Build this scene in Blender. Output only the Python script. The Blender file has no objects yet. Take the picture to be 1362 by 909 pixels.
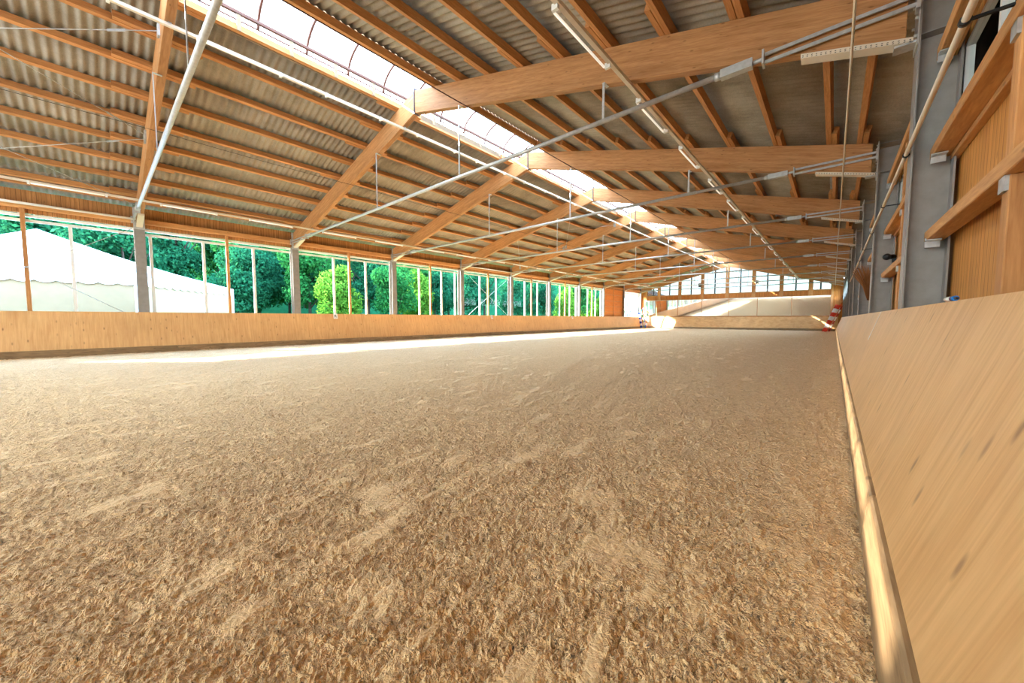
import bpy, math, random
from mathutils import Vector, Matrix, noise
random.seed(7)
scene = bpy.context.scene
COL = scene.collection
R = math.radians

# ------------------------------------------------------------------ layout
CAM_H = 1.305
Y1, BAY = 1.29, 5.47                  # first visible frame, frame spacing
def FY(k): return Y1 + (k - 1) * BAY  # frame k
NF = 10                               # last frame stands at the end wall
YE = FY(10)                           # 50.52
XL, XR, XA = -20.35, 0.62, -9.80      # inner column faces, ridge
ZRB, RD = 7.52, 0.66                  # rafter underside at ridge, depth
SL, SR = 0.251, 0.272                 # roof slopes
YB = -9.3                             # near end of the roof
def zb(x): return ZRB - (SL * (XA - x) if x < XA else SR * (x - XA))
def zt(x): return zb(x) + RD
WORDS = ['zeroth','first','second','third','fourth','fifth','sixth','seventh','eighth','ninth','tenth','eleventh','twelfth']

# ------------------------------------------------------------------ mesh helpers
class MB:
    def __init__(s): s.v = []; s.f = []; s.m = []; s.cur = 0; s.smooth = []; s.sm = False
    def mat(s, i): s.cur = i; return s
    def face(s, idx):
        s.f.append(tuple(idx)); s.m.append(s.cur); s.smooth.append(s.sm)
    def hexa(s, p):
        b = len(s.v); s.v += [tuple(q) for q in p]
        for q in ((0,3,2,1),(4,5,6,7),(0,1,5,4),(1,2,6,5),(2,3,7,6),(3,0,4,7)): s.face([b+i for i in q])
        return s
    def box(s, x0, x1, y0, y1, z0, z1):
        return s.hexa([(x0,y0,z0),(x1,y0,z0),(x1,y1,z0),(x0,y1,z0),(x0,y0,z1),(x1,y0,z1),(x1,y1,z1),(x0,y1,z1)])
    def bar(s, a, b, w, h, up=(0,0,1)):
        a = Vector(a); b = Vector(b); d = (b-a).normalized(); u = Vector(up)
        sd = d.cross(u)
        if sd.length < 1e-4: sd = d.cross(Vector((1,0,0)))
        sd.normalize(); u2 = sd.cross(d).normalized()
        sd *= w/2; u2 *= h/2
        return s.hexa([a-sd-u2, a+sd-u2, b+sd-u2, b-sd-u2, a-sd+u2, a+sd+u2, b+sd+u2, b-sd+u2])
    def tube(s, a, b, r0, r1=None, n=10, caps=True):
        r1 = r0 if r1 is None else r1
        a = Vector(a); b = Vector(b); d = (b-a).normalized()
        u = d.cross(Vector((0,0,1)));
        if u.length < 1e-3: u = d.cross(Vector((1,0,0)))
        u.normalize(); w = d.cross(u)
        base = len(s.v); old = s.sm; s.sm = True
        for P, r in ((a, r0), (b, r1)):
            for i in range(n):
                t = 2*math.pi*i/n; s.v.append(tuple(P + u*(r*math.cos(t)) + w*(r*math.sin(t))))
        for i in range(n):
            j = (i+1) % n; s.face((base+i, base+j, base+n+j, base+n+i))
        s.sm = False
        if caps:
            s.face([base+i for i in range(n)][::-1]); s.face([base+n+i for i in range(n)])
        s.sm = old; return s
    def path(s, pts, r, n=8):
        pts = [Vector(p) for p in pts]; base = len(s.v); old = s.sm; s.sm = True
        for k, P in enumerate(pts):
            d = (pts[min(k+1, len(pts)-1)] - pts[max(k-1, 0)]).normalized()
            u = d.cross(Vector((0.123, 0.05, 1)));
            u.normalize(); w = d.cross(u)
            rr = r[k] if isinstance(r, (list, tuple)) else r
            for i in range(n):
                t = 2*math.pi*i/n; s.v.append(tuple(P + u*(rr*math.cos(t)) + w*(rr*math.sin(t))))
        for k in range(len(pts)-1):
            for i in range(n):
                j = (i+1) % n; a = base+k*n
                s.face((a+i, a+j, a+n+j, a+n+i))
        s.sm = False
        s.face([base+i for i in range(n)][::-1]); s.face([base+(len(pts)-1)*n+i for i in range(n)])
        s.sm = old; return s
    def quad(s, a, b, c, d):
        k = len(s.v); s.v += [tuple(a), tuple(b), tuple(c), tuple(d)]; s.face((k, k+1, k+2, k+3)); return s
    def prism(s, poly, f0, f1):
        n = len(poly); k = len(s.v)
        s.v += [tuple(f0(p)) for p in poly] + [tuple(f1(p)) for p in poly]
        s.face([k+i for i in range(n)][::-1]); s.face([k+n+i for i in range(n)])
        for i in range(n):
            j = (i+1) % n; s.face((k+i, k+j, k+n+j, k+n+i))
        return s
    def grid(s, rows):
        k = len(s.v); m = len(rows[0])
        for r_ in rows: s.v += [tuple(p) for p in r_]
        for i in range(len(rows)-1):
            for j in range(m-1):
                s.face((k+i*m+j, k+i*m+j+1, k+(i+1)*m+j+1, k+(i+1)*m+j))
        return s
    def mesh(s, name, mats, origin=(0,0,0)):
        me = bpy.data.meshes.new(name); ox, oy, oz = origin
        me.from_pydata([(x-ox, y-oy, z-oz) for x, y, z in s.v], [], s.f)
        for m_ in (mats if isinstance(mats, (list, tuple)) else [mats]): me.materials.append(m_)
        me.polygons.foreach_set('material_index', s.m); me.polygons.foreach_set('use_smooth', s.smooth)
        me.update(); return me
    def center(s):
        xs, ys, zs = zip(*s.v)
        return ((min(xs)+max(xs))/2, (min(ys)+max(ys))/2, min(zs))
    def build(s, name, mats, parent=None, bevel=0):
        if parent is None: org = s.center()
        else: org = world_loc(parent)
        o = bpy.data.objects.new(name, s.mesh(name, mats, org)); COL.objects.link(o)
        if parent is None: o.location = org
        else: o.parent = parent
        if bevel:
            b = o.modifiers.new('bevel', 'BEVEL'); b.width = bevel; b.segments = 1; b.limit_method = 'ANGLE'
        return o
def world_loc(o):
    v = Vector((0,0,0))
    while o is not None: v += o.location; o = o.parent
    return v
def tag(o, label=None, cat=None, group=None, kind=None):
    if label: o['label'] = label
    if cat: o['category'] = cat
    if group: o['group'] = group
    if kind: o['kind'] = kind
    return o
def empty(name, loc, label, cat, group=None):
    o = bpy.data.objects.new(name, None); COL.objects.link(o); o.location = loc; o.empty_display_size = .2
    return tag(o, label, cat, group)
def struct(o): o['kind'] = 'structure'; return o
def root_struct(name, loc):
    o = bpy.data.objects.new(name, None); COL.objects.link(o); o.location = loc; o['kind'] = 'structure'; return o

# ------------------------------------------------------------------ materials
class N:
    def __init__(s, name):
        s.m = bpy.data.materials.new(name); s.m.use_nodes = True; s.t = s.m.node_tree; s.t.nodes.clear()
        s.out = s.t.nodes.new('ShaderNodeOutputMaterial')
    def n(s, typ, **kw):
        nd = s.t.nodes.new(typ)
        for k, v in kw.items():
            if k.startswith('i_'):
                nd.inputs[k[2:].replace('_', ' ')].default_value = v
            else: setattr(nd, k, v)
        return nd
    def l(s, a, b): s.t.links.new(a, b)
    def coord(s, scale=(1,1,1), kind='Object'):
        tc = s.n('ShaderNodeTexCoord'); mp = s.n('ShaderNodeMapping'); mp.inputs['Scale'].default_value = scale
        s.l(tc.outputs[kind], mp.inputs['Vector']); return mp.outputs['Vector']
    def noise(s, vec, scale, detail=4, rough=.55, dist=0):
        t = s.n('ShaderNodeTexNoise'); t.inputs['Scale'].default_value = scale; t.inputs['Detail'].default_value = detail
        t.inputs['Roughness'].default_value = rough; t.inputs['Distortion'].default_value = dist
        if vec is not None: s.l(vec, t.inputs['Vector'])
        return t.outputs['Fac']
    def ramp(s, fac, stops):
        r = s.n('ShaderNodeValToRGB'); e = r.color_ramp.elements
        while len(e) > 1: e.remove(e[-1])
        e[0].position = stops[0][0]; e[0].color = col(stops[0][1])
        for p, c in stops[1:]:
            x = e.new(p); x.color = col(c)
        s.l(fac, r.inputs['Fac']); return r.outputs['Color']
    def mix(s, fac, a, b, blend='MIX'):
        m = s.n('ShaderNodeMix', data_type='RGBA', blend_type=blend)
        for sock, v in ((m.inputs[0], fac), (m.inputs[6], a), (m.inputs[7], b)):
            if hasattr(v, 'is_output') or hasattr(v, 'links'): s.l(v, sock)
            elif isinstance(v, (int, float)): sock.default_value = v
            else: sock.default_value = col(v)
        return m.outputs[2]
    def math(s, op, a, b=0.0, c=None):
        m = s.n('ShaderNodeMath', operation=op)
        for i, v in enumerate((a, b) if c is None else (a, b, c)):
            if hasattr(v, 'links'): s.l(v, m.inputs[i])
            else: m.inputs[i].default_value = v
        return m.outputs[0]
    def bsdf(s, color, rough=.6, metal=0, spec=.3, bump=None, bstr=.3, bdist=.01, **kw):
        b = s.n('ShaderNodeBsdfPrincipled')
        if hasattr(color, 'links'): s.l(color, b.inputs['Base Color'])
        else: b.inputs['Base Color'].default_value = col(color)
        if hasattr(rough, 'links'): s.l(rough, b.inputs['Roughness'])
        else: b.inputs['Roughness'].default_value = rough
        b.inputs['Metallic'].default_value = metal; b.inputs['Specular IOR Level'].default_value = spec
        if bump is not None:
            bp = s.n('ShaderNodeBump'); bp.inputs['Strength'].default_value = bstr; bp.inputs['Distance'].default_value = bdist
            s.l(bump, bp.inputs['Height']); s.l(bp.outputs[0], b.inputs['Normal'])
        s.l(b.outputs[0], s.out.inputs['Surface']); return b
def lin(c): return c/12.92 if c <= .04045 else ((c+.055)/1.055)**2.4
def col(c):
    if len(c) == 4: return c
    return (*c, 1.0)
def S(r_, g_, b_): return (lin(r_/255), lin(g_/255), lin(b_/255), 1.0)

def plain(name, c, rough=.6, metal=0, spec=.3, var=.08, nscale=6):
    n = N(name); f = n.noise(n.coord(), nscale, 4)
    c2 = tuple(min(1, x*(1+var)) for x in c[:3]) + (1,); c1 = tuple(x*(1-var) for x in c[:3]) + (1,)
    n.bsdf(n.ramp(f, [(.3, c1), (.7, c2)]), rough, metal, spec); return n.m

def wood(name, dark, light, stretch=(1,14,14), knots=True, rough=.62, lam=None, joint=None, spec=.25, shear=0, kscale=2.6):
    """timber with long grain; lam = axis of glue lines (z spacing); joint = (axis, width) of board joints"""
    n = N(name)
    def crd(sc):
        if not shear: return n.coord(sc)
        a = n.n('ShaderNodeSeparateXYZ'); n.l(n.coord(), a.inputs[0]); cb = n.n('ShaderNodeCombineXYZ')
        n.l(n.math('MULTIPLY', a.outputs[0], sc[0]), cb.inputs[0]); n.l(n.math('MULTIPLY', a.outputs[1], sc[1]), cb.inputs[1])
        n.l(n.math('MULTIPLY', n.math('SUBTRACT', a.outputs[2], n.math('MULTIPLY', a.outputs[0], shear)), sc[2]), cb.inputs[2])
        return cb.outputs[0]
    v = crd(stretch)
    g = n.noise(v, 1.3, 5, .6, .6); g2 = n.noise(v, 5.5, 3, .5, .2)
    f = n.math('ADD', n.math('MULTIPLY', g, .65), n.math('MULTIPLY', g2, .35))
    c = n.ramp(f, [(.32, dark), (.5, tuple((a+b)/2 for a, b in zip(dark, light))), (.68, light)])
    oi = n.n('ShaderNodeObjectInfo')
    rv = n.ramp(oi.outputs['Random'], [(0, (.84,.82,.80)), (1, (1.1,1.1,1.1))])
    c = n.mix(1.0, c, rv, 'MULTIPLY')
    if knots:
        kv = crd(tuple(max(1.0, x*.22) for x in stretch))
        vo = n.n('ShaderNodeTexVoronoi'); vo.inputs['Scale'].default_value = kscale; n.l(kv, vo.inputs['Vector'])
        k = n.ramp(vo.outputs['Distance'], [(.05, (1,1,1)), (.13, (0,0,0))])
        c = n.mix(n.math('MULTIPLY', k, .6), c, tuple(x*.35 for x in dark[:3]) + (1,))
    if lam:
        sx = n.n('ShaderNodeSeparateXYZ'); n.l(crd((1,1,1)), sx.inputs[0])
        u = n.math('ADD', n.math('DIVIDE', sx.outputs[2], lam), 1000.0)
        wn = n.n('ShaderNodeTexWhiteNoise', noise_dimensions='1D'); n.l(n.math('FLOOR', u), wn.inputs['W'])
        c = n.mix(1.0, c, n.ramp(wn.outputs['Value'], [(0, (.88,.86,.84)), (1, (1.06,1.06,1.06))]), 'MULTIPLY')
        e = n.math('ABSOLUTE', n.math('SUBTRACT', n.math('FRACT', u), .5))
        c = n.mix(n.math('MULTIPLY', n.ramp(e, [(.46, (0,0,0)), (.49, (1,1,1))]), .25), c, tuple(x*.45 for x in dark[:3]) + (1,))
    bump = f
    if joint:
        ax, w, strength = joint
        sx = n.n('ShaderNodeSeparateXYZ'); n.l(n.coord(), sx.inputs[0])
        u = n.math('DIVIDE', sx.outputs[ax], w)
        fr = n.math('FRACT', n.math('ADD', u, 1000.0)); e = n.math('ABSOLUTE', n.math('SUBTRACT', fr, .5))
        ln = n.ramp(e, [(.435, (0,0,0)), (.47, (1,1,1))])
        wn = n.n('ShaderNodeTexWhiteNoise', noise_dimensions='1D'); n.l(n.math('FLOOR', n.math('ADD', u, 1000.0)), wn.inputs['W'])
        c = n.mix(1.0, c, n.ramp(wn.outputs['Value'], [(0, (.86,.84,.82)), (1, (1.08,1.08,1.08))]), 'MULTIPLY')
        c = n.mix(n.math('MULTIPLY', ln, strength), c, tuple(x*.3 for x in dark[:3]) + (1,))
        bump = n.math('SUBTRACT', n.math('MULTIPLY', f, .2), ln)
    n.bsdf(c, rough, 0, spec, bump, .35, .004); return n.m

M = {}
M['glulam'] = wood('glulam timber', S(166,114,70), S(212,162,110), (1,9,12))
M['glulam_w'] = wood('glulam timber rising', S(164,112,68), S(210,158,106), (1,9,12), lam=.11, shear=SL, kscale=3.4)
M['glulam_b'] = wood('glulam timber falling', S(164,112,68), S(210,158,106), (1,9,12), lam=.11, shear=-SR, kscale=3.4)
M['purlin'] = wood('sawn purlin timber', S(160,106,62), S(206,150,96), (12,1,12), knots=False)
M['post'] = wood('upright timber', S(170,114,66), S(212,156,98), (12,12,1), knots=False)
M['girt'] = wood('girt timber', S(176,122,72), S(218,166,108), (12,1,12))
M['siding'] = wood('vertical board siding', S(188,122,52), S(222,160,82), (16,16,1), joint=(1, .105, .8))
M['siding_shade'] = wood('shade-darkened eave boards', S(152,102,56), S(196,142,86), (16,16,1), joint=(1, .105, .8))  # darker copy of the siding; shade of the eave recess in its colour
M['siding_x'] = wood('gable board siding', S(176,104,46), S(214,142,70), (16,16,1), joint=(0, .125, .8))
M['siding_h'] = wood('panel siding', S(186,106,40), S(216,136,60), (12,1,12), knots=False)
M['galv'] = plain('galvanised steel', S(184,185,183), .42, .4, .5, .12, 18)
M['steel'] = plain('grey primed steel', S(142,137,131), .5, .2, .4, .12, 5)
M['dark_steel'] = plain('dark window bar', S(70,68,78), .5, .2, .4)
M['lwhite'] = plain('white lacquered metal', S(225,224,218), .35, 0, .5, .03)
M['lamp'] = plain('cream lamp housing', S(214,200,178), .45, 0, .4, .04)
M['black'] = plain('black plastic', S(26,26,28), .5, 0, .4)
M['brown_metal'] = plain('brown painted rail', S(96,58,44), .5, .1, .4)
M['mirror_frame'] = wood('mirror batten', S(176,120,78), S(210,160,112), (12,12,1), knots=False)
M['fascia'] = plain('pale curb board', S(138,118,94), .7)
M['rail_post'] = plain('skylight rail post', S(150,128,100), .6)

def m_kick(name, base, light, knot):
    n = N(name); v = n.coord((1, 7, .55)); g = n.noise(v, 2.2, 6, .6, .5)
    c = n.ramp(g, [(.3, base), (.7, light)])
    v2 = n.coord((1, 22, .5)); g2 = n.noise(v2, 2.0, 3)
    c = n.mix(n.ramp(g2, [(.42, (0,0,0)), (.75, (.45,.45,.45))]), c, tuple(x*1.12 for x in light[:3]) + (1,))
    ks = n.n('ShaderNodeSeparateXYZ'); n.l(n.coord((1, 6.5, 2.6)), ks.inputs[0]); kc = n.n('ShaderNodeCombineXYZ')
    n.l(ks.outputs[1], kc.inputs[0]); n.l(ks.outputs[2], kc.inputs[1]); kv = kc.outputs[0]
    vo = n.n('ShaderNodeTexVoronoi', voronoi_dimensions='2D'); vo.inputs['Scale'].default_value = 1.0
    vo.inputs['Randomness'].default_value = 1; n.l(kv, vo.inputs['Vector'])
    sc = n.n('ShaderNodeSeparateColor'); n.l(vo.outputs['Color'], sc.inputs[0])
    on = n.math('GREATER_THAN', sc.outputs[0], .70)
    k = n.ramp(vo.outputs['Distance'], [(.05, (1,1,1)), (.16, (0,0,0))])
    k = n.math('MULTIPLY', n.math('MULTIPLY', k, on), n.math('MULTIPLY', sc.outputs[1], .8))
    c = n.mix(k, c, knot)
    st = n.noise(n.coord((1, .5, .8)), 1.0, 5, .6)
    c = n.mix(1.0, c, n.ramp(st, [(.3, (.88,.87,.85)), (.7, (1.05,1.05,1.05))]), 'MULTIPLY')
    n.bsdf(c, .48, 0, .35, g, .15, .002); return n.m
M['kick'] = m_kick('plywood kickboard', S(196,146,90), S(220,175,118), S(112,74,42))
M['plinth'] = wood('weathered plinth timber', S(112,88,60), S(166,136,98), (10,1,10))

def m_sheet():
    n = N('fibre cement sheet'); v = n.coord((1, 1, 1)); f = n.noise(v, 1.2, 6, .65); f2 = n.noise(v, 40, 3)
    c = n.ramp(f, [(.3, S(136,128,116)), (.55, S(164,155,142)), (.75, S(180,171,157))])
    c = n.mix(.25, c, n.ramp(f2, [(.3, S(90,82,72)), (.7, S(160,150,134))]))
    n.bsdf(c, .85, 0, .15); return n.m
M['sheet'] = m_sheet()

def m_glass(name, tint=(1,1,1), refl=.08):
    n = N(name); t = n.n('ShaderNodeBsdfTransparent'); t.inputs[0].default_value = col(tint)
    g = n.n('ShaderNodeBsdfGlossy'); g.inputs['Roughness'].default_value = .02
    lw = n.n('ShaderNodeLayerWeight'); lw.inputs['Blend'].default_value = .35
    mx = n.n('ShaderNodeMixShader'); n.l(n.math('MULTIPLY', lw.outputs['Fresnel'], refl), mx.inputs[0])
    n.l(t.outputs[0], mx.inputs[1]); n.l(g.outputs[0], mx.inputs[2]); n.l(mx.outputs[0], n.out.inputs[0]); return n.m
M['glass'] = m_glass('clear window glass', (.96,.98,.98), .012)
M['gable_glass'] = m_glass('tinted gable sheet', (.27,.285,.265), .02)
def m_opal():
    n = N('opal skylight sheet'); t = n.n('ShaderNodeBsdfTranslucent')
    f = n.noise(n.coord((1,1,1)), 3.0, 6, .7); sp = n.ramp(f, [(.28, (.36,.38,.38)), (.42, (.50,.52,.52))])
    n.l(sp, t.inputs[0])
    d = n.n('ShaderNodeBsdfDiffuse'); d.inputs[0].default_value = (.8,.82,.83,1)
    mx = n.n('ShaderNodeMixShader'); mx.inputs[0].default_value = .12
    n.l(t.outputs[0], mx.inputs[1]); n.l(d.outputs[0], mx.inputs[2]); n.l(mx.outputs[0], n.out.inputs[0]); return n.m
M['opal'] = m_opal()
def m_sheeting():
    n = N('added fill light sheeting'); t = n.n('ShaderNodeBsdfTranslucent'); f = n.noise(n.coord(), .8, 3)
    n.l(n.ramp(f, [(.3, (.26,.26,.25)), (.7, (.32,.32,.31))]), t.inputs[0]); n.l(t.outputs[0], n.out.inputs[0]); return n.m
M['sheeting'] = m_sheeting()
def m_mirror():
    n = N('arena mirror'); f = n.noise(n.coord(), 2.5, 4)
    n.bsdf((.80,.80,.76), n.ramp(f, [(.3, (.02,.02,.02)), (.7, (.06,.06,.06))]), 1.0); return n.m
M['mirror'] = m_mirror()
def m_tube():
    n = N('fluorescent tube'); b = n.bsdf(S(236,226,210), .3)
    b.inputs['Emission Color'].default_value = (1,.93,.8,1); b.inputs['Emission Strength'].default_value = .12; return n.m
M['tube'] = m_tube()

def m_sand():
    n = N('riding sand'); P = n.coord((1,1,1))
    # harrow direction a little left of the long axis
    mp = n.n('ShaderNodeMapping'); mp.inputs['Rotation'].default_value = (0,0,R(-14)); n.l(P, mp.inputs['Vector'])
    mp2 = n.n('ShaderNodeMapping'); mp2.inputs['Scale'].default_value = (1.0,.30,1); n.l(mp.outputs[0], mp2.inputs['Vector'])
    streak = n.noise(mp2.outputs[0], 4.2, 3, .55, .5)
    area = n.noise(P, .35, 2, .5)
    thr = n.math('ADD', streak, n.math('MULTIPLY', n.math('SUBTRACT', area, .5), .25))
    px_ = n.n('ShaderNodeSeparateXYZ'); n.l(P, px_.inputs[0])
    side = n.n('ShaderNodeMapRange'); side.inputs['From Min'].default_value = 8.6; side.inputs['From Max'].default_value = 9.8
    side.inputs['To Min'].default_value = 0; side.inputs['To Max'].default_value = .06; n.l(px_.outputs[0], side.inputs['Value'])
    thr = n.math('SUBTRACT', thr, side.outputs[0])
    flat = n.ramp(thr, [(.56, (1,1,1)), (.65, (.22,.22,.22))])       # smooth dragged patches
    mp3 = n.n('ShaderNodeMapping'); mp3.inputs['Rotation'].default_value = (0,0,R(62)); n.l(P, mp3.inputs['Vector'])
    wv = n.n('ShaderNodeTexWave', wave_type='BANDS', bands_direction='X'); wv.inputs['Scale'].default_value = 1.0
    wv.inputs['Distortion'].default_value = 3.0; wv.inputs['Detail'].default_value = 2; wv.inputs['Detail Scale'].default_value = .8
    n.l(mp3.outputs[0], wv.inputs['Vector'])
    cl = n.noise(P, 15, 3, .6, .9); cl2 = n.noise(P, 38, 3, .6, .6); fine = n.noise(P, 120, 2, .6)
    big = n.noise(P, 1.6, 3, .5)
    vo = n.n('ShaderNodeTexVoronoi', feature='SMOOTH_F1'); vo.inputs['Scale'].default_value = 1.7; vo.inputs['Smoothness'].default_value = .3
    n.l(P, vo.inputs['Vector'])
    hoof = n.ramp(vo.outputs['Distance'], [(.06, (0,0,0)), (.16, (1,1,1))])
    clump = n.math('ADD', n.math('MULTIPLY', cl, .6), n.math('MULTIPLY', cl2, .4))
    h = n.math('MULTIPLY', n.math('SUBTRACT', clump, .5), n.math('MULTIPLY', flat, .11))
    h = n.math('ADD', h, n.math('MULTIPLY', n.math('SUBTRACT', fine, .5), n.math('MULTIPLY', flat, .008)))
    h = n.math('ADD', h, n.math('MULTIPLY', n.math('SUBTRACT', wv.outputs['Fac'], .5), .007))
    h = n.math('ADD', h, n.math('MULTIPLY', n.math('SUBTRACT', streak, .5), -.045))
    h = n.math('ADD', h, n.math('MULTIPLY', n.math('SUBTRACT', hoof, 1.0), .012))
    h = n.math('ADD', h, n.math('MULTIPLY', n.math('SUBTRACT', big, .5), .03))
    c = n.ramp(clump, [(.34, S(140,108,70)), (.44, S(210,172,122)), (.60, S(236,202,152))])  # hollows between clumps coloured darker, standing in for their shade
    c = n.mix(n.math('MULTIPLY', n.math('SUBTRACT', 1.0, flat), .35), c, S(240,206,152))
    c = n.mix(.35, c, n.ramp(fine, [(.3, S(160,126,82)), (.7, S(238,202,148))]))
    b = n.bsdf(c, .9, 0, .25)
    b.inputs['Sheen Weight'].default_value = .14; b.inputs['Sheen Roughness'].default_value = .5; b.inputs['Sheen Tint'].default_value = (.85,.92,1,1)
    d = n.n('ShaderNodeDisplacement'); d.inputs['Midlevel'].default_value = 0; d.inputs['Scale'].default_value = 1
    n.l(h, d.inputs['Height']); n.l(d.outputs[0], n.out.inputs['Displacement'])
    n.m.displacement_method = 'BOTH'; return n.m
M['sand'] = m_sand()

def m_leaf(name, c1, c2):
    n = N(name); oi = n.n('ShaderNodeObjectInfo'); geo = n.n('ShaderNodeNewGeometry')
    f = n.noise(n.coord(), 1.2, 3)
    rr = n.math('ADD', n.math('MULTIPLY', f, .6), n.math('MULTIPLY', geo.outputs['Random Per Island'], .4))
    c = n.ramp(rr, [(.25, c1), (.7, c2)])
    d = n.n('ShaderNodeBsdfDiffuse'); t = n.n('ShaderNodeBsdfTranslucent'); n.l(c, d.inputs[0]); n.l(c, t.inputs[0])
    mx = n.n('ShaderNodeMixShader'); mx.inputs[0].default_value = .45
    n.l(d.outputs[0], mx.inputs[1]); n.l(t.outputs[0], mx.inputs[2]); n.l(mx.outputs[0], n.out.inputs[0]); return n.m
M['leafA'] = m_leaf('deep green leaves', (.006,.058,.03,1), (.022,.13,.055,1))
M['leafB'] = m_leaf('mid green leaves', (.008,.07,.02,1), (.03,.15,.035,1))
M['leafC'] = m_leaf('yellow green leaves', (.03,.12,.012,1), (.12,.24,.03,1))
M['bark'] = plain('bark', (.03,.022,.015,1), .9)
M['hill'] = m_leaf('wooded hillside', (.003,.035,.018,1), (.012,.085,.035,1))
M['lawn'] = plain('outdoor grass', (.05,.13,.03,1), .9, var=.3, nscale=2)
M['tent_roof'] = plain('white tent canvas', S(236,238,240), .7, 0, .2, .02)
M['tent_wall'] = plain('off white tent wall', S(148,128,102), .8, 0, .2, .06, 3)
M['concrete'] = plain('concrete', S(120,112,102), .9)
M['dark_slat'] = wood('dark annex boarding', S(44,26,14), S(80,48,26), (12,1,12), knots=False, joint=(2, .14, .9))

# ------------------------------------------------------------------ setting: sand, ground, walls, roof
def floor():
    mb = MB(); mb.sm = True
    rad = []
    for i in range(340): rad.append(1/(1/1.0 - (1/1.0 - 1/62.0) * i/339.0))
    rad = [.02, .3, .6, .8] + rad
    ang = [R(-102 + 116.0*i/860) for i in range(861)]
    a = R(14);
    while a < R(258) - .01: a += R(6.1); ang.append(a)
    ang = ang[:-1]; m = len(ang)
    # angle measured from the long axis; negative = towards the windows
    pts = [(r_*math.sin(t), r_*math.cos(t)) for r_ in rad for t in ang]
    keep = [(-20.2 < x < .42 and YB-1 < y < YE+.3) for x, y in pts]
    mb.v = [(min(max(x, -20.3), .5), min(max(y, YB-1), YE+.35), 0.0) for x, y in pts]
    for i in range(len(rad)-1):
        for j in range(m):
            q = (i*m+j, (i+1)*m+j, (i+1)*m+(j+1) % m, i*m+(j+1) % m)
            if any(keep[k] for k in q): mb.face(q)
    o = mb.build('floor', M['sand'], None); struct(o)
floor()
g = MB(); g.box(-160, 60, -90, 200, -.5, -.25); struct(g.build('ground', M['lawn']))

# corrugated roof, one sheet run per row so the laps show
def roof(side):
    mb = MB(); mb.sm = True; pitch = .177; amp = .027
    ny = int((YE + 1.2 - YB)/pitch*6); ys = [YB + (YE+1.2-YB)*i/ny for i in range(ny+1)]
    xs0, xs1 = (XA-1.0, -21.3) if side < 0 else (XA+.95, 1.7)
    nrow = 5
    for k in range(nrow):
        xa = xs0 + (xs1-xs0)*k/nrow; xb = xs0 + (xs1-xs0)*(k+1)/nrow + (.12 if side > 0 else -.12)
        za = zt(xa) + .215 + .016; zb_ = zt(xb) + .215 - (0 if k == nrow-1 else .012)
        rows = []
        for x, z in ((xa, za), (xb, zb_)):
            rows.append([(x, y, z + amp*math.cos(2*math.pi*(y/pitch))) for y in ys])
        if side > 0: rows = rows[::-1]
        mb.grid(rows)
    o = mb.build('ceiling', M['sheet']); struct(o)
    so = o.modifiers.new('thickness', 'SOLIDIFY'); so.thickness = .008; so.offset = 1
roof(-1); roof(1)

# left wall: plinth wall below the windows, siding above, boarded bays
def box_struct(name, mat, *b):
    mb = MB(); mb.box(*b); return struct(mb.build(name, mat))
box_struct('wall_window_side', M['concrete'], -20.72, -20.56, YB, YE+.2, -.3, 1.42)
w = MB(); w.box(-20.62, -20.56, YB, YE+.2, 4.84, zt(-20.6)+.14); struct(w.build('wall_window_side_top', M['siding_shade']))
box_struct('wall_window_side_near', M['siding'], -20.62, -20.56, YB, FY(0)-.02, 1.42, 4.84)
w = root_struct('wall_window_side_far', (-20.6, FY(8), 1.42))
mb = MB(); mb.box(-20.62, -20.56, FY(8)+.02, FY(9)-.02, 1.42, 4.84); mb.build('panelling', M['siding_h'], w)
for z in (2.1, 2.75, 3.4, 4.15):
    mb = MB(); mb.box(-20.56, -20.50, FY(8)+.16, FY(9)-.16, z, z+.045); mb.build('batten', M['mirror_frame'], w)
mb = MB(); mb.box(-20.56, -20.50, FY(8)+2.7, FY(8)+2.77, 1.42, 4.8); mb.build('batten', M['post'], w)
# eave timber running along above the windows (one per bay)
for b in range(0, 10):
    mb = MB(); mb.box(-20.552, -20.36, FY(b)+.16, FY(b+1)-.16, 4.98, 5.17)
    tag(mb.build('eave_girt', M['girt'], None, .008), 'horizontal eave timber above the windows, %s bay from the camera' % WORDS[b+1], 'beam', 'eave timbers above the windows')
# ------------------------------------------------------------------ windows of the long side
def window(b, idx):
    y0, y1 = FY(b)+.16, FY(b+1)-.16; x = -20.56
    w = root_struct('window_%d' % idx, (x, (y0+y1)/2, 1.42))
    ys = [FY(b)+.353*BAY, FY(b)+.684*BAY]
    if b in (3, 6, 7): ys.append(FY(b)+.905*BAY)
    if b in (1, 7): ys.insert(0, FY(b)+.055*BAY)
    for y in ys:
        mb = MB(); mb.box(x-.05, x+.05, y-.045, y+.045, 1.46, 4.6); mb.build('mullion', M['lwhite'], w)
    mb = MB(); mb.box(x-.06, x+.06, y0, y1, 1.40, 1.48); mb.build('sill', M['lwhite'], w)
    for z in (4.55, 4.72):
        mb = MB(); mb.box(x-.03, x+.03, y0, y1, z, z+.09); mb.build('top_rail', M['lwhite'], w)
    e = [y0] + ys + [y1]
    for a, c in zip(e[:-1], e[1:]):
        if c-a < .1: continue
        mb = MB(); mb.box(x-.012, x-.004, a, c, 1.48, 4.84); mb.build('pane', M['glass'], w)
wi = 1
for b in (0, 1, 2, 3, 4, 5, 6, 7, 9):
    window(b, wi); wi += 1
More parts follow.
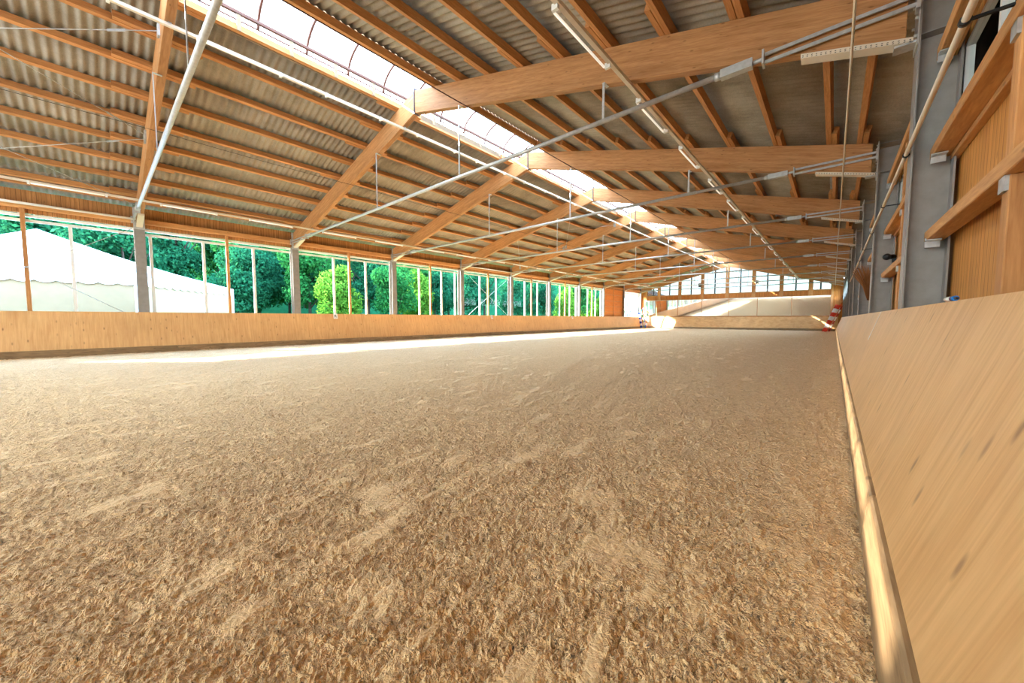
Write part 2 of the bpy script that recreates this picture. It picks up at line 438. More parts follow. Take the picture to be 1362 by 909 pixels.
for b in (0, 1, 2, 3, 4, 5, 6, 7):
    y = FY(b)+.5*BAY
    mb = MB(); mb.box(-20.52, -20.40, y-.05, y+.05, .0, 5.02)
    tag(mb.build('wooden_post', M['post'], None, .006), 'slim timber post at mid bay of the windows, %s bay from the camera' % WORDS[b+1], 'post', 'timber posts between the windows')
# crossed wind-bracing rods in two bays
for b in (0, 4):
    ya, yb = FY(b)+.2, FY(b+1)-.2
    for (za, zc), nm in (((1.3, 4.75), 'rising'), ((4.75, 1.3), 'falling')):
        mb = MB(); mb.tube((-20.38 if nm == 'rising' else -20.36, ya, za), (-20.38 if nm == 'rising' else -20.36, yb, zc), .011, n=6)
        tag(mb.build('bracing_rod', M['galv']), 'thin diagonal bracing rod %s away from the camera across the %s window bay' % (nm, WORDS[b+1]), 'rod', 'wind bracing rods')

# ------------------------------------------------------------------ steel columns
def column(k, side):
    y = FY(k); xf = XL if side < 0 else XR; sg = -1 if side < 0 else 1   # sg: direction away from the hall
    r_ = empty('steel_column', (xf + sg*.18, y, -.1),
        ('grey steel column on the window side carrying the %s rafter from the camera' if side < 0 else 'grey steel column on the boarded wall carrying the %s rafter from the camera') % WORDS[k],
        'column', 'steel columns on the window side' if side < 0 else 'steel columns on the boarded side')
    top = zt(xf + sg*.18) - .06
    mb = MB()
    a, b = (xf, xf + sg*.018), (xf + sg*.342, xf + sg*.36)
    for p in (a, b): mb.box(min(p), max(p), y-.15, y+.15, -.1, top)
    p = (xf + sg*.018, xf + sg*.342); mb.box(min(p), max(p), y-.006, y+.006, -.1, top)
    mb.build('profile', M['steel'], r_)
    # web stiffeners and rafter head plate
    for z in (zb(xf)-.02, zb(xf)+.62):
        mb = MB(); mb.box(min(p), max(p), y-.14, y+.14, z, z+.016); mb.build('stiffener', M['steel'], r_)
    mb = MB(); x0 = xf - sg*.012; mb.box(min(x0, xf), max(x0, xf), y-.16, y+.16, zb(xf)-.12, zb(xf)+.68)
    for dz in (.0, .2, .45, .6):
        for dy in (-.12, .12):
            mb.tube((xf-sg*.012, y+dy, zb(xf)+dz), (xf-sg*.04, y+dy, zb(xf)+dz), .016, n=6)
    mb.build('head_plate', M['galv'], r_)
    if side > 0:
        MB().box(XR-.20, XR-.012, y-.09, y+.09, zb(XR-.2)-.11, zb(XR-.2)-.085).build('bearing_shelf', M['galv'], r_)
        for z in (2.24, 3.22, 4.36):
            mb = MB(); mb.box(XR+.16, XR+.28, y-.17, y-.15, z-.09, z+.02); mb.box(XR+.16, XR+.28, y-.27, y-.15, z-.02, z-.008); mb.build('girt_bracket', M['galv'], r_)
    return r_
for k in range(1, 11):
    column(k, -1)
    column(k, 1)

# ------------------------------------------------------------------ rafters
def rafter(k, side):
    y = FY(k); w = .08
    xe = XL+.02 if side < 0 else XR-.10
    x0 = XA-.018 if side < 0 else XA+.018
    r_ = empty('glulam_rafter', ((x0+xe)/2, y, zb((x0+xe)/2)),
        ('long glulam roof beam on the window-side slope, %s from the camera' if side < 0 else 'long glulam roof beam on the boarded-side slope, %s from the camera') % WORDS[k],
        'beam', 'glulam roof beams')
    mb = MB(); poly = [(x0, zb(x0)), (xe, zb(xe)), (xe, zt(xe)), (x0, zt(x0))]
    if side < 0: poly = poly[::-1]
    mb.prism(poly, lambda p: (p[0], y+w, p[1]), lambda p: (p[0], y-w, p[1]))
    mb.build('beam', M['glulam_w' if side < 0 else 'glulam_b'], r_, .008)
    mb = MB(); xp = XA-.018 if side < 0 else XA+.004
    mb.box(xp, xp+.014, y-.10, y+.10, zb(XA)-.03, zt(XA)+.06)
    xq = XA-.05 if side < 0 else XA+.018
    mb.box(xq, xq+.032, y-.088, y+.088, zb(XA)+.02, zb(XA)+.03); 
    mb.build('ridge_plate', M['dark_steel'], r_)
    # perforated strip under the foot
    xa, xb = (XL+.05, XL+1.1) if side < 0 else (XR-1.12, XR-.04)
    mb = MB(); za, zc = zb(xa)-.012, zb(xb)-.012
    mb.hexa([(xa,y-.09,za-.05),(xb,y-.09,zc-.05),(xb,y+.09,zc-.05),(xa,y+.09,za-.05),(xa,y-.09,za+.01),(xb,y-.09,zc+.01),(xb,y+.09,zc+.01),(xa,y+.09,za+.01)])
    mb.mat(1)
    for i in range(22):
        t = (i+.5)/22; xx = xa+(xb-xa)*t; zz = za+(zc-za)*t
        for dz in (-.036, -.015):
            mb.box(xx-.008, xx+.008, y-.0912, y-.0898, zz+dz-.004, zz+dz+.004)
    mb.build('nail_plate', [M['lamp'], M['black']], r_)
for k in range(1, 11):
    for s in (-1, 1): rafter(k, s)

# ------------------------------------------------------------------ tie rods
ZT = 5.08
def tie(k):
    y = FY(k) - .152
    r_ = empty('tie_rod', (XA, y, ZT), 'galvanised tie rod hanging below the %s roof beam from the camera' % WORDS[k], 'tie rod', 'tie rods under the roof beams')
    xl, xr = -18.25, -1.06
    MB().tube((xl, y, ZT), (xr, y, ZT), .045, n=14).build('rod', M['galv'], r_)
    for x, sg in ((xl, -1), (xr, 1)):
        mb = MB(); mb.box(min(x, x-sg*.42), max(x, x-sg*.42), y-.06, y+.06, ZT-.06, ZT+.06); mb.tube((x-sg*.5, y, ZT), (x-sg*.42, y, ZT), .058, n=12)
        mb.tube((x, y, ZT), (x+sg*.14, y, ZT), .028, n=10)
        mb.build('sleeve', M['galv'], r_)
        xe = (XL+.012) if sg < 0 else (XR-.012)
        mb = MB(); mb.box(min(x+sg*.12, x+sg*.145), max(x+sg*.12, x+sg*.145), y-.08, y+.08, ZT-.10, ZT+.10)
        for dz in (-.055, .055):
            mb.box(min(x+sg*.13, xe), max(x+sg*.13, xe), y-.012, y+.012, ZT+dz-.022, ZT+dz+.022)
        mb.box(min(xe, xe-sg*.03), max(xe, xe-sg*.03), y-.07, y+.07, ZT-.13, ZT+.13)
        mb.build('end_fork', M['galv'], r_)
    for x in (-12.0, -7.68, -3.48):
        z1 = zb(x) - .008
        mb = MB(); mb.box(x-.022, x+.022, y-.008, y+.008, ZT, z1); mb.box(x-.03, x+.03, y-.01, y+.16, z1-.018, z1-.008)
        mb.build('hanger', M['galv'], r_)
for k in range(1, 11): tie(k)

# ------------------------------------------------------------------ purlins
PUR = [.96 + 1.08*i for i in range(9)]
def purlins():
    h, w = .16, .095
    for s in (-1, 1):
        n = len(PUR)
        for i, d in enumerate(PUR + [10.05 if s < 0 else 10.15]):
            x = XA + s*d; sl = SL if s < 0 else SR
            up = Vector((-s*sl*-1*-1, 0, 1)); up = Vector((s*sl, 0, 1)).normalized()
            fromeave = n + 1 - i
            for b in range(0, 10):
                y0, y1 = FY(b)-.75, FY(b+1)+.75
                if b == 0: y0 = YB+.1
                if b == 9: y1 = YE + .15
                off = .052 if b % 2 else -.052
                xx = x + off; zz = zt(xx) + h/2 + .006
                mb = MB(); mb.bar((xx, y0, zz), (xx, y1, zz), w, h, up)
                tag(mb.build('timber_purlin', M['purlin']),
                    'sawn roof purlin, %s up from the %s eave, %s bay from the camera' % (WORDS[fromeave], 'window-side' if s < 0 else 'boarded-side', WORDS[b+1]),
                    'purlin', 'roof purlins')
purlins()

# ------------------------------------------------------------------ ridge skylight, one length per bay
def skylight(b):
    y0, y1 = FY(b), FY(b+1)
    if b == 0: y0 = YB+.002
    xl, xr = XA-1.0, XA+.92
    zl, zr_ = 8.22, zt(xr)+.30
    r_ = empty('ridge_skylight', (XA, (y0+y1)/2, zl), 'white barrel skylight along the ridge, %s bay from the camera' % WORDS[b+1], 'skylight', 'ridge skylights')
    def arc(t):   # t 0..1 from window side to boarded side
        a = math.pi*(1-t); c = (xl+xr)/2; rx = (xr-xl)/2
        return c + rx*math.cos(a), zl + .10 + (zr_-zl-.10)*t + .62*math.sin(a)
    mb = MB(); mb.sm = True
    mb.grid([[(*[arc(i/20)[0]], y0, arc(i/20)[1]) for i in range(21)], [(arc(i/20)[0], y1, arc(i/20)[1]) for i in range(21)]])
    mb.build('glazing', M['opal'], r_)
    n = 5 if b else 8
    for j in range(n):
        y = y0 + (y1-y0)*(j+.5)/n
        mb = MB(); mb.path([((xl+xr)/2 + (arc(i/16)[0]-(xl+xr)/2)*.955, y, arc(i/16)[1]-.06) for i in range(17)], .033, 6); mb.build('arch_rib', M['brown_metal'], r_)
        mb = MB(); mb.box(xl+.22, xl+.255, y-.47, y-.39, zl-.30, zl+.10); mb.build('rail_post', M['rail_post'], r_)
    mb = MB(); mb.box(xl+.20, xl+.275, y0, y1, zl+.06, zl+.125); mb.build('handrail', M['brown_metal'], r_)
    mb = MB(); mb.box(xl+.0, xl+.03, y0, y1, zl+.055, zl+.085); mb.build('arch_seat', M['brown_metal'], r_)
    mb = MB(); mb.box(xl-.0, xl+.035, y0, y1, zt(xl)+.02, zl-.03); mb.build('curb_board', M['fascia'], r_)
    mb = MB(); mb.box(xr-.03, xr+.02, y0, y1, zt(xr)+.0, zr_+.02); mb.build('curb_board', M['glulam'], r_)
for b in range(0, 10): skylight(b)

# ------------------------------------------------------------------ strip lights, cables
def strip(b, x, z, where, tubeside):
    y0, y1 = FY(b), FY(b+1)
    r_ = empty('strip_light', (x, (y0+y1)/2, z), 'long strip light %s, %s bay from the camera' % (where, WORDS[b+1]), 'strip light', 'strip lights ' + where)
    mb = MB(); mb.box(x-.035, x+.035, y0, y1, z, z+.06); mb.build('housing', M['lamp'], r_)
    for a in (.08, .56):
        ya = y0 + a*BAY; yb = ya + 1.55
        xt = x + tubeside*.085; zt_ = z - .035
        t = MB().tube((xt, ya+.04, zt_), (xt, yb-.04, zt_), .019, n=10).build('tube', M['tube'], r_)
        for yy in (ya, yb):
            mb = MB(); mb.box(min(x, xt)-.0, max(x, xt)+.012, yy-.025, yy+.025, zt_-.022, z+.03); mb.build('socket', M['lwhite'], t)
    if b > 0:
        mb = MB()
        zz = zb(x)
        mb.box(x-.012, x+.012, y0-.03, y0+.03, z+.06, zz+.0)
        mb.build('bracket', M['galv'], r_)
for b in range(0, 10):
    strip(b, -3.0, zb(-3.0)-.10, 'along the boarded-side slope', -1)
    strip(b, -10.45, zb(-10.45)-.10, 'just below the ridge', 1)
    strip(b, -18.1, zb(-18.1)-.10, 'near the window-side eave', 1)
def cable(pts, r, mat, name, label, cat):
    tag(MB().path(pts, r, 6).build(name, mat), label, cat)
def sag(x, z, y0, y1, r, mat, name, label, cat, s=.05):
    pts = []
    k = 0
    ys = [y0 + (y1-y0)*i/60 for i in range(61)]
    for y in ys:
        u = ((y - Y1) / BAY) % 1.0
        pts.append((x, y, z - s*4*u*(1-u)))
    cable(pts, r, mat, name, label, cat)
sag(-7.45, zb(-7.45)-.03, YB+.3, YE-.4, .014, M['brown_metal'], 'power_cable', 'thin dark cable slung under the roof beams beside the skylight', 'cable', .01)
sag(-14.1, zb(-14.1)-.02, YB+.3, YE-.4, .006, M['black'], 'steel_wire', 'thin dark wire stretched under the window-side roof beams', 'wire', .03)
cable([(.04, YB+.3, 4.72), (.03, 6.76, 4.70), (0, 20, 4.66), (-.02, 35, 4.66), (-.03, YE-.3, 4.66)], .015, M['lamp'], 'pull_rope', 'pale rope strung along the boarded wall under the roof beams', 'rope')
# roof wind bracing near the camera and its turnbuckles
def brace(b, xa, xb, nm):
    pa = (xa, FY(b)+.1, zb(xa)+.33); pb = (xb, FY(b+1)-.1, zb(xb)+.33)
    r_ = empty('roof_bracing_rod', pa, 'thin roof bracing rod %s across the %s bay of the window-side slope' % (nm, WORDS[b+1]), 'rod', 'roof bracing rods')
    A, B = Vector(pa), Vector(pb)
    MB().tube(A, B, .009, n=6).build('rod', M['galv'], r_)
    d = (B-A).normalized(); c = A + (B-A)*.86
    mb = MB()
    for s in (-1, 1): mb.bar(c+Vector((0,0,.018*s)), c+d*.32+Vector((0,0,.018*s)), .01, .01)
    mb.build('turnbuckle', M['galv'], r_)
    MB().box(pb[0]-.07, pb[0]+.07, pb[1]-.02, pb[1]+.02, pb[2]-.12, pb[2]+.12).build('anchor_plate', M['galv'], r_)
for b in (0, 4):
    brace(b, -19.4, -15.2, 'rising from the eave'); brace(b, -15.2, -19.4, 'falling to the eave')
    brace(b, -15.0, -11.2, 'rising to the ridge'); brace(b, -11.2, -15.0, 'falling from the ridge')
    mb = MB(); x = -20.05; z = zb(x)+.12; mb.tube((x, FY(b)+.1, z), (x, FY(b+1)-.1, z), .038, n=10)
    tag(mb.build('eave_strut', M['lwhite']), 'white steel tube between columns above the %s window bay' % WORDS[b+1], 'strut', 'eave struts')

# ------------------------------------------------------------------ kickboards
def kick(name, label, a, b, base_off, top_off, z0, z1, inward, mat):
    """slanted board between a and b (xy), leaning back by top_off-base_off; inward = unit vector into the hall"""
    A, B = Vector((*a, 0)), Vector((*b, 0)); n = Vector((*inward, 0))
    p = lambda P, off, z: (P + n*off) + Vector((0,0,z))
    t = .028; mb = MB()
    mb.hexa([p(A, base_off-t, z0), p(B, base_off-t, z0), p(B, base_off, z0), p(A, base_off, z0), p(A, top_off-t, z1), p(B, top_off-t, z1), p(B, top_off, z1), p(A, top_off, z1)])
    return tag(mb.build(name, mat), label, 'kickboard')
YK = YB + .5
kick('kickboard', 'long slanted plywood kickboard running under the window wall', (-20.14, YK), (-20.14, YE-.4), .30, 0, .22, 1.55, (1, 0), M['kick'])
kick('kickboard', 'large slanted plywood kickboard in front of the steel columns of the boarded wall', (.588, YK), (.588, YE-.4), .363, 0, .26, 1.42, (-1, 0), M['kick'])
kb = kick('kickboard', 'slanted plywood kickboard under the row of arena mirrors', (-19.9, YE-.05), (.35, YE-.05), .32, .02, .22, 1.50, (0, -1), M['kick'])
# timber plinths
def plinth_run(axis, x, y0, y1, seg, label, grp):
    y = y0; i = 0
    while y < y1-.1:
        e = min(y+seg, y1); i += 1
        mb = MB()
        if axis == 'L': mb.box(x-.12, x, y+.004, e-.004, -.08, .235)
        elif axis == 'R': mb.hexa([(x,y+.003,-.08),(x+.2,y+.003,-.08),(x+.2,e-.003,-.08),(x,e-.003,-.08),(x+.035,y+.003,.27),(x+.2,y+.003,.27),(x+.2,e-.003,.27),(x+.035,e-.003,.27)])
        else: mb.box(y+.004, e-.004, x, x+.12, -.08, .235)
        tag(mb.build('plinth_timber', M['plinth'], None, .012), label % WORDS[i], 'plinth', grp)
        y = e
plinth_run('L', -19.80, YK, YE-.5, 5.47, 'weathered timber plinth under the window-side kickboard, %s length from the near end', 'window-side plinths')
plinth_run('R', .165, YB+.25, YE-.5, 6.0, 'weathered timber plinth under the boarded-side kickboard, %s length from the near end', 'boarded-side plinths')
plinth_run('E', YE-.40, -19.7, .15, 5.0, 'weathered timber plinth below the mirrors, %s length from the window corner', 'mirror wall plinths')
mb = MB()
def rb(z, y, o): # point on the boarded-side kickboard
    t = (z-.26)/1.16; return (.225+.363*t-o, y, z)
mb.hexa([rb(.95,8.45,.001), rb(.95,8.40,.001), rb(1.42,8.58,.001), rb(1.42,8.63,.001), rb(.95,8.45,.003), rb(.95,8.40,.003), rb(1.42,8.58,.003), rb(1.42,8.63,.003)])
tag(mb.build('tape_strip', M['lwhite']), 'strip of white tape stuck on the large slanted kickboard', 'tape')

# arena letters
def letter(ch, y):
    z1 = 1.53; r_ = empty('letter_plate', (-20.1, y, 1.3), 'small white plate with the letter %s on the window-side kickboard' % ch, 'letter plate', 'arena letter plates')
    def q(yy, z, o):
        t = (z-.22)/1.33; return (-19.84-.30*t+o, yy, z)
    mb = MB(); mb.hexa([q(y-.11,1.29,.002), q(y+.11,1.29,.002), q(y+.11,1.56,.002), q(y-.11,1.56,.002), q(y-.11,1.29,.014), q(y+.11,1.29,.014), q(y+.11,1.56,.014), q(y-.11,1.56,.014)])
    mb.build('plate', M['lwhite'], r_)
    cu = bpy.data.curves.new('glyph', 'FONT'); cu.body = ch; cu.size = .22; cu.extrude = .002; cu.align_x = 'CENTER'; cu.align_y = 'CENTER'
    tmp = bpy.data.objects.new('glyph', cu); COL.objects.link(tmp)
    bpy.context.view_layer.update()
    me = bpy.data.meshes.new_from_object(tmp.evaluated_get(bpy.context.evaluated_depsgraph_get()))
    bpy.data.objects.remove(tmp)
    me.materials.clear(); me.materials.append(M['black'])
    o = bpy.data.objects.new('letter', me); COL.objects.link(o); o.parent = r_
    c = Vector(q(y, 1.42, .016)) - r_.location
    o.location = c; o.rotation_euler = (R(90), 0, R(90)); o.rotation_euler = (R(90-12.7), 0, R(90))
letter('R', 8.52); letter('B', 20.5); letter('P', 32.25)

# ------------------------------------------------------------------ boarded wall
WX = 1.02
box_struct('wall_boarded_side', M['siding'], WX, WX+.04, YB, YE+.2, -.3, 3.3)
box_struct('wall_boarded_side_top', M['siding'], WX, WX+.04, YB, YE+.2, 4.42, zt(WX)+.12)
for b in range(0, 10):
    y0, y1 = FY(b)+.02, FY(b+1)-.02
    for z, d, nm in ((2.24, .115, 'lower'), (3.22, .115, 'middle'), (4.36, .14, 'upper')):
        mb = MB(); mb.box(.79, .95, y0+.03-.04, y1-.03+.04, z, z+d)
        if nm == 'middle': mb.box(.95, WX, y0, y1, z-.05, z+.03)
        tag(mb.build('wall_girt', M['girt'], None, .006), '%s horizontal timber of the boarded wall, %s bay from the camera' % (nm, WORDS[b+1]), 'girt', 'horizontal timbers of the boarded wall')
    y = (FY(b)+FY(b+1))/2
    r_ = empty('wall_post', (.9, y, 0), 'upright timber at mid bay of the boarded wall, %s bay from the camera' % WORDS[b+1], 'post', 'upright timbers of the boarded wall')
    for z0, z1 in ((0, 2.24), (2.355, 3.22), (3.335, 4.36)):
        MB().box(.82, 1.0, y-.07, y+.07, z0, z1).build('upright', M['post'], r_, .006)
    for z in (2.14, 3.12):
        MB().box(.80, .825, y-.06, y+.06, z, z+.10).build('angle_bracket', M['galv'], r_)
    # high window band
    w = root_struct('window_%d' % (20+b), (WX+.02, (y0+y1)/2, 3.3))
    for yy in (y0+.05, y0+1.4, y-.15, y+.25, y1-1.3, y1-.05):
        MB().box(WX-.02, WX+.05, yy-.03, yy+.03, 3.3, 4.42).build('mullion', M['lwhite'], w)
    for z in (3.3, 4.38):
        MB().box(WX-.02, WX+.05, y0, y1, z, z+.04).build('rail', M['lwhite'], w)
    MB().box(WX+.01, WX+.016, y0, y1, 3.34, 4.38).build('pane', M['glass'], w)
box_struct('wall_annex', M['dark_slat'], 1.62, 1.70, YB, FY(7)+2, -.3, 6.2)
box_struct('ceiling_annex', M['dark_slat'], 1.06, 1.7, YB, FY(7)+2, 4.75, 4.8)
# pale door under the bright high window far down the boarded wall
d = root_struct('door_1', (WX-.03, FY(8)+2.6, 0))
MB().box(WX-.05, WX-.005, FY(8)+.5, FY(8)+4.6, 0, 2.95).build('leaf', plain('pale green door', S(196,200,150), .6), d)
# conduit
yA = YB+.3
pts = [(.585, y, 3.32) for y in (yA, 6, 12, 18, 24, 27.5)]
r_ = empty('conduit_pipe', (.585, 10, 3.32), 'long pale pipe clipped along the faces of the boarded-side columns', 'pipe')
MB().path(pts, .022, 10).build('pipe', M['lamp'], r_)
for k in range(1, 6):
    for dy in (-.05,):
        mb = MB(); y = FY(k)+dy; mb.tube((.585, y-.02, 3.32), (.585, y+.02, 3.32), .032, n=10); mb.box(.585, XR, y-.012, y+.012, 3.312, 3.328)
        mb.build('pipe_clip', M['black'], r_)
for k in range(1, 5):
    y = FY(k)+2.7
    mb = MB(); mb.tube((.585, y-.02, 3.32), (.585, y+.02, 3.32), .032, n=10); mb.box(.585, .80, y-.012, y+.012, 3.312, 3.328); mb.build('pipe_clip', M['black'], r_)

# broom standing bristles-up behind the kickboard
def broom(x, y, lean, label):
    r_ = empty('broom', (x, y, 0), label, 'broom')
    top = Vector((x-lean, y+.05, 1.98))
    MB().tube((x, y, 0), top, .016, n=8).build('handle', M['girt'], r_)
    mb = MB(); rnd = random.Random(3)
    d = (top - Vector((x, y, 0))).normalized()
    for i in range(170):
        a = rnd.uniform(0, 6.28); s = rnd.uniform(0, 1)**.5
        o = Vector((math.cos(a)*.05*s, math.sin(a)*.06*s, 0)); e = Vector((math.cos(a)*.2*s-.16, math.sin(a)*.5*s-.05, .0))
        L = rnd.uniform(.5, .78)
        mb.path([top-d*.18+o, top+d*L*.4+o+e*.35, top+d*L+e+o], [.005, .005, .003], 4)
    mb.build('bristles', plain('dry broom twigs', S(150,98,58), .9), r_)
    MB().tube(top-d*.17, top+d*.0, .062, n=12).build('binding', M['brown_metal'], r_)
broom(.73, 13.9, .02, 'straw broom standing bristles up between two columns of the boarded wall')
# dark round horn at the end of a girt
r_ = empty('wall_lamp', (.74, 9.9, 2.40), 'black round lamp fixed on the lower timber of the boarded wall', 'lamp')
mb = MB(); mb.sm = True
def uvs(mb, c, r, nu=14, nv=9, sq=(1,1,1)):
    rows = []
    for i in range(nv+1):
        t = math.pi*i/nv
        rows.append([(c[0]+r*sq[0]*math.sin(t)*math.cos(2*math.pi*j/nu), c[1]+r*sq[1]*math.sin(t)*math.sin(2*math.pi*j/nu), c[2]-r*sq[2]*math.cos(t)) for j in range(nu+1)])
    mb.grid(rows)
uvs(mb, (.70, 9.86, 2.46), .062); mb.build('globe', M['black'], r_)
MB().tube((.70, 9.86, 2.46), (.80, 9.95, 2.46), .04, .05, n=10).build('socket', M['black'], r_)
MB().box(.77, .83, 9.90, 10.02, 2.355, 2.43).build('base', M['black'], r_)
# bottle lying on the kickboard top edge
r_ = empty('spray_bottle', (.594, 3.8, 1.42), 'small white bottle with blue band lying on top of the large kickboard', 'bottle')
zz = 1.438
MB().tube((.594, 3.98, zz), (.594, 3.82, zz), .016, n=12).build('body', M['lwhite'], r_)
MB().tube((.594, 3.82, zz), (.594, 3.78, zz), .0163, n=12).build('collar', plain('purple band', S(92,24,72)), r_)
MB().tube((.594, 3.78, zz), (.594, 3.72, zz), .0161, n=12).build('label', plain('blue band', S(20,120,200)), r_)
MB().tube((.594, 3.72, zz), (.594, 3.66, zz), .011, .005, n=12).build('cap', M['black'], r_)

# ------------------------------------------------------------------ gable end with mirrors
GX = [-17.9, -15.25, -12.56, -9.81, -7.13, -4.52, -1.98]
gx0, gx1 = -19.5, -.36
ye = YE + .16
def ztop(x): return zb(x) + .02
w = MB()
w.box(-20.5, gx0, ye, ye+.06, -.2, zt(-20)+.0); w.box(gx1, 1.0, ye, ye+.06, -.2, zt(.3)); w.box(gx0, gx1, ye, ye+.06, -.2, 4.32)
struct(w.build('wall_end', M['siding_x']))
# unseen near end on timber framing: translucent white sheeting added for fill light
nw = root_struct('wall_near', (XA, YB, 0))
def ARC0(t):
    xl, xr = XA-1.0, XA+.92; zl, zr_ = 8.22, zt(xr)+.30; a = math.pi*(1-t)
    return (xl+xr)/2 + (xr-xl)/2*math.cos(a), zl + .14 + (zr_-zl-.10)*t + .62*math.sin(a)
prof = [(-20.6, -.3), (1.1, -.3), (1.1, zt(1.1)+.3), (XA+.95, zt(XA+.95)+.35), *[ARC0(1-i/14) for i in range(15)], (XA-1.0, zt(XA-1.0)+.24), (-20.6, zt(-20.6)+.24)]
mb = MB(); mb.v = [(x, YB, z) for x, z in prof]; mb.face(range(len(prof)))
mb.build('sheeting', M['sheeting'], nw)
for x in (-18, -15.2, -12.5, -9.8, -7.1, -4.5, -1.9): MB().box(x-.08, x+.08, YB+.03, YB+.2, -.2, zb(x)).build('upright', M['post'], nw)
MB().box(-20.5, 1.0, YB+.03, YB+.15, 1.6, 1.75).build('cross_timber', M['post'], nw)
# gable glazing
w = root_struct('window_30', (XA, ye, 4.32))
xs = [gx0] + GX + [gx1]
for a, c in zip(xs[:-1], xs[1:]):
    xm = [a, (a+c)/2, c]
    mb = MB(); pl = [(a, 4.36), (c, 4.36), (c, ztop(c)+.5), (a, ztop(a)+.5)]
    if a < XA-.1 < c-.2: pl = [(a,4.36),(c,4.36),(c,ztop(c)+.5),(XA,ztop(XA)+.5),(a,ztop(a)+.5)]
    mb.prism(pl, lambda p: (p[0], ye+.03, p[1]), lambda p: (p[0], ye+.024, p[1])); mb.build('pane', M['gable_glass'], w)
    x = (a+c)/2; MB().box(x-.07, x+.07, ye-.02, ye+.05, 4.36, ztop(x)+.1).build('mullion', M['dark_steel'], w)
MB().box(gx0, gx1, ye-.03, ye+.06, 4.28, 4.38).build('sill', M['post'], w)
for a, c, nm in ((gx0, XA, 0), (XA, gx1, 1)):
    MB().bar((a, ye+.03, ztop(a)+.03), (c, ye+.03, ztop(c)+.03), .06, .05).build('top_rail', M['steel'], w)
for i, x in enumerate(GX):
    mb = MB(); mb.box(x-.19, x+.19, ye-.19, ye-.01, 3.68, zb(x)+.3)
    tag(mb.build('gable_post', M['post'], None, .008), 'upright timber in the gable glazing, %s from the window side' % WORDS[i+1], 'post', 'gable posts')
for x, nm in ((gx0-.12, 'window-side'), (gx1+.12, 'boarded-side')):
    mb = MB(); mb.box(x-.1, x+.1, ye-.17, ye-.01, 0, zb(x))
    tag(mb.build('gable_post', M['post'], None, .008), 'upright timber at the %s corner of the mirror wall' % nm, 'post')
# speakers on gable posts
for x, nm in ((GX[2]-.28, 'third'), (GX[4]+.30, 'fifth')):
    r_ = empty('loudspeaker', (x, ye-.2, 5.25), 'small box loudspeaker on the %s gable post' % nm, 'loudspeaker', 'gable loudspeakers')
    MB().box(x-.16, x+.16, ye-.30, ye-.06, 5.25, 5.72).build('cabinet', M['lamp'] if nm == 'fifth' else M['brown_metal'], r_, .02)
    MB().tube((x, ye-.30, 5.4), (x, ye-.315, 5.4), .10, n=16).build('speaker_cone', M['black'], r_)
    MB().tube((x, ye-.30, 5.6), (x, ye-.315, 5.6), .05, n=12).build('tweeter', M['black'], r_)
    MB().box(x-.04, x+.04, ye-.12, ye-.02, 5.3, 5.4).build('bracket', M['steel'], r_)
# mirrors: seven tilted panels
mx = [-19.75, -17.95, -15.25, -12.56, -9.81, -7.13, -4.52, -.30]
mx = [-19.75, -18.2, -15.45, -12.6, -9.6, -6.7, -3.55, -.30]
tilt = R(3.1); z0, z1 = 1.62, 3.68; yb_ = ye-.10
for i, (a, c) in enumerate(zip(mx[:-1], mx[1:])):
    r_ = empty('arena_mirror', ((a+c)/2, yb_, z0), 'large tilted arena mirror on the end wall, %s from the window side' % WORDS[i+1], 'mirror', 'arena mirrors')
    yt = yb_ - math.tan(tilt)*(z1-z0)
    mb = MB(); mb.hexa([(a+.03,yb_,z0),(c-.03,yb_,z0),(c-.03,yb_+.02,z0),(a+.03,yb_+.02,z0),(a+.03,yt,z1),(c-.03,yt,z1),(c-.03,yt+.02,z1),(a+.03,yt+.02,z1)])
    mb.build('mirror_glass', M['mirror'], r_)
    mb = MB()
    mb.hexa([(a-.03,yb_-.02,z0-.04),(a+.03,yb_-.02,z0-.04),(a+.03,yb_+.03,z0-.04),(a-.03,yb_+.03,z0-.04),(a-.03,yt-.02,z1),(a+.03,yt-.02,z1),(a+.03,yt+.03,z1),(a-.03,yt+.03,z1)])
    if i == 6: mb.box(c-.03, c+.03, yt-.02, yb_+.03, z0-.04, z1)
    mb.build('side_batten', M['mirror_frame'], r_)
    MB().box(a, c, yt-.03, yt+.06, z1, z1+.06).build('top_batten', M['lamp'], r_)
    MB().box(a, c, yb_-.03, yb_+.05, z0-.07, z0).build('bottom_batten', M['mirror_frame'], r_)

# ------------------------------------------------------------------ jump poles leaning in the far corners
def pole(base, top, c1, label, grp, flat=False):
    A, B = Vector(base), Vector(top); mb = MB(); n = 7
    for i in range(n):
        mb.mat(i % 2); p, q = A+(B-A)*(i/n), A+(B-A)*((i+1)/n)
        if flat: mb.bar(p, q, .30, .03, (.3, -1, 0))
        else: mb.tube(p, q, .052, n=12, caps=(i in (0, n-1)))
    tag(mb.build('jump_pole' if not flat else 'jump_plank', [plain('pole paint', c1, .5), M['lwhite']]), label, 'jump pole', grp)
yp = 49.55
g1 = 'jump poles in the window corner'; g2 = 'jump poles in the boarded corner'
pole((-19.25, yp, .02), (-19.85, yp+.45, 2.75), S(24,96,178), 'blue and white jump pole leaning in the window corner', g1)
pole((-19.42, yp-.1, .02), (-20.0, yp+.2, 2.55), S(40,150,110), 'green and white jump pole leaning in the window corner', g1)
pole((-19.05, yp+.0, .02), (-19.6, yp+.5, 2.3), S(222,120,60), 'orange and white jump pole leaning in the window corner', g1)
pole((-19.6, yp-.6, .02), (-20.05, yp-.3, 2.1), S(30,60,140), 'dark blue and white jump plank leaning in the window corner', g1, True)
ys_ = 47.6
pole((-.80, ys_, .02), (.12, ys_+.3, 2.66), S(206,40,30), 'red and white jump pole leaning in the boarded corner', g2)
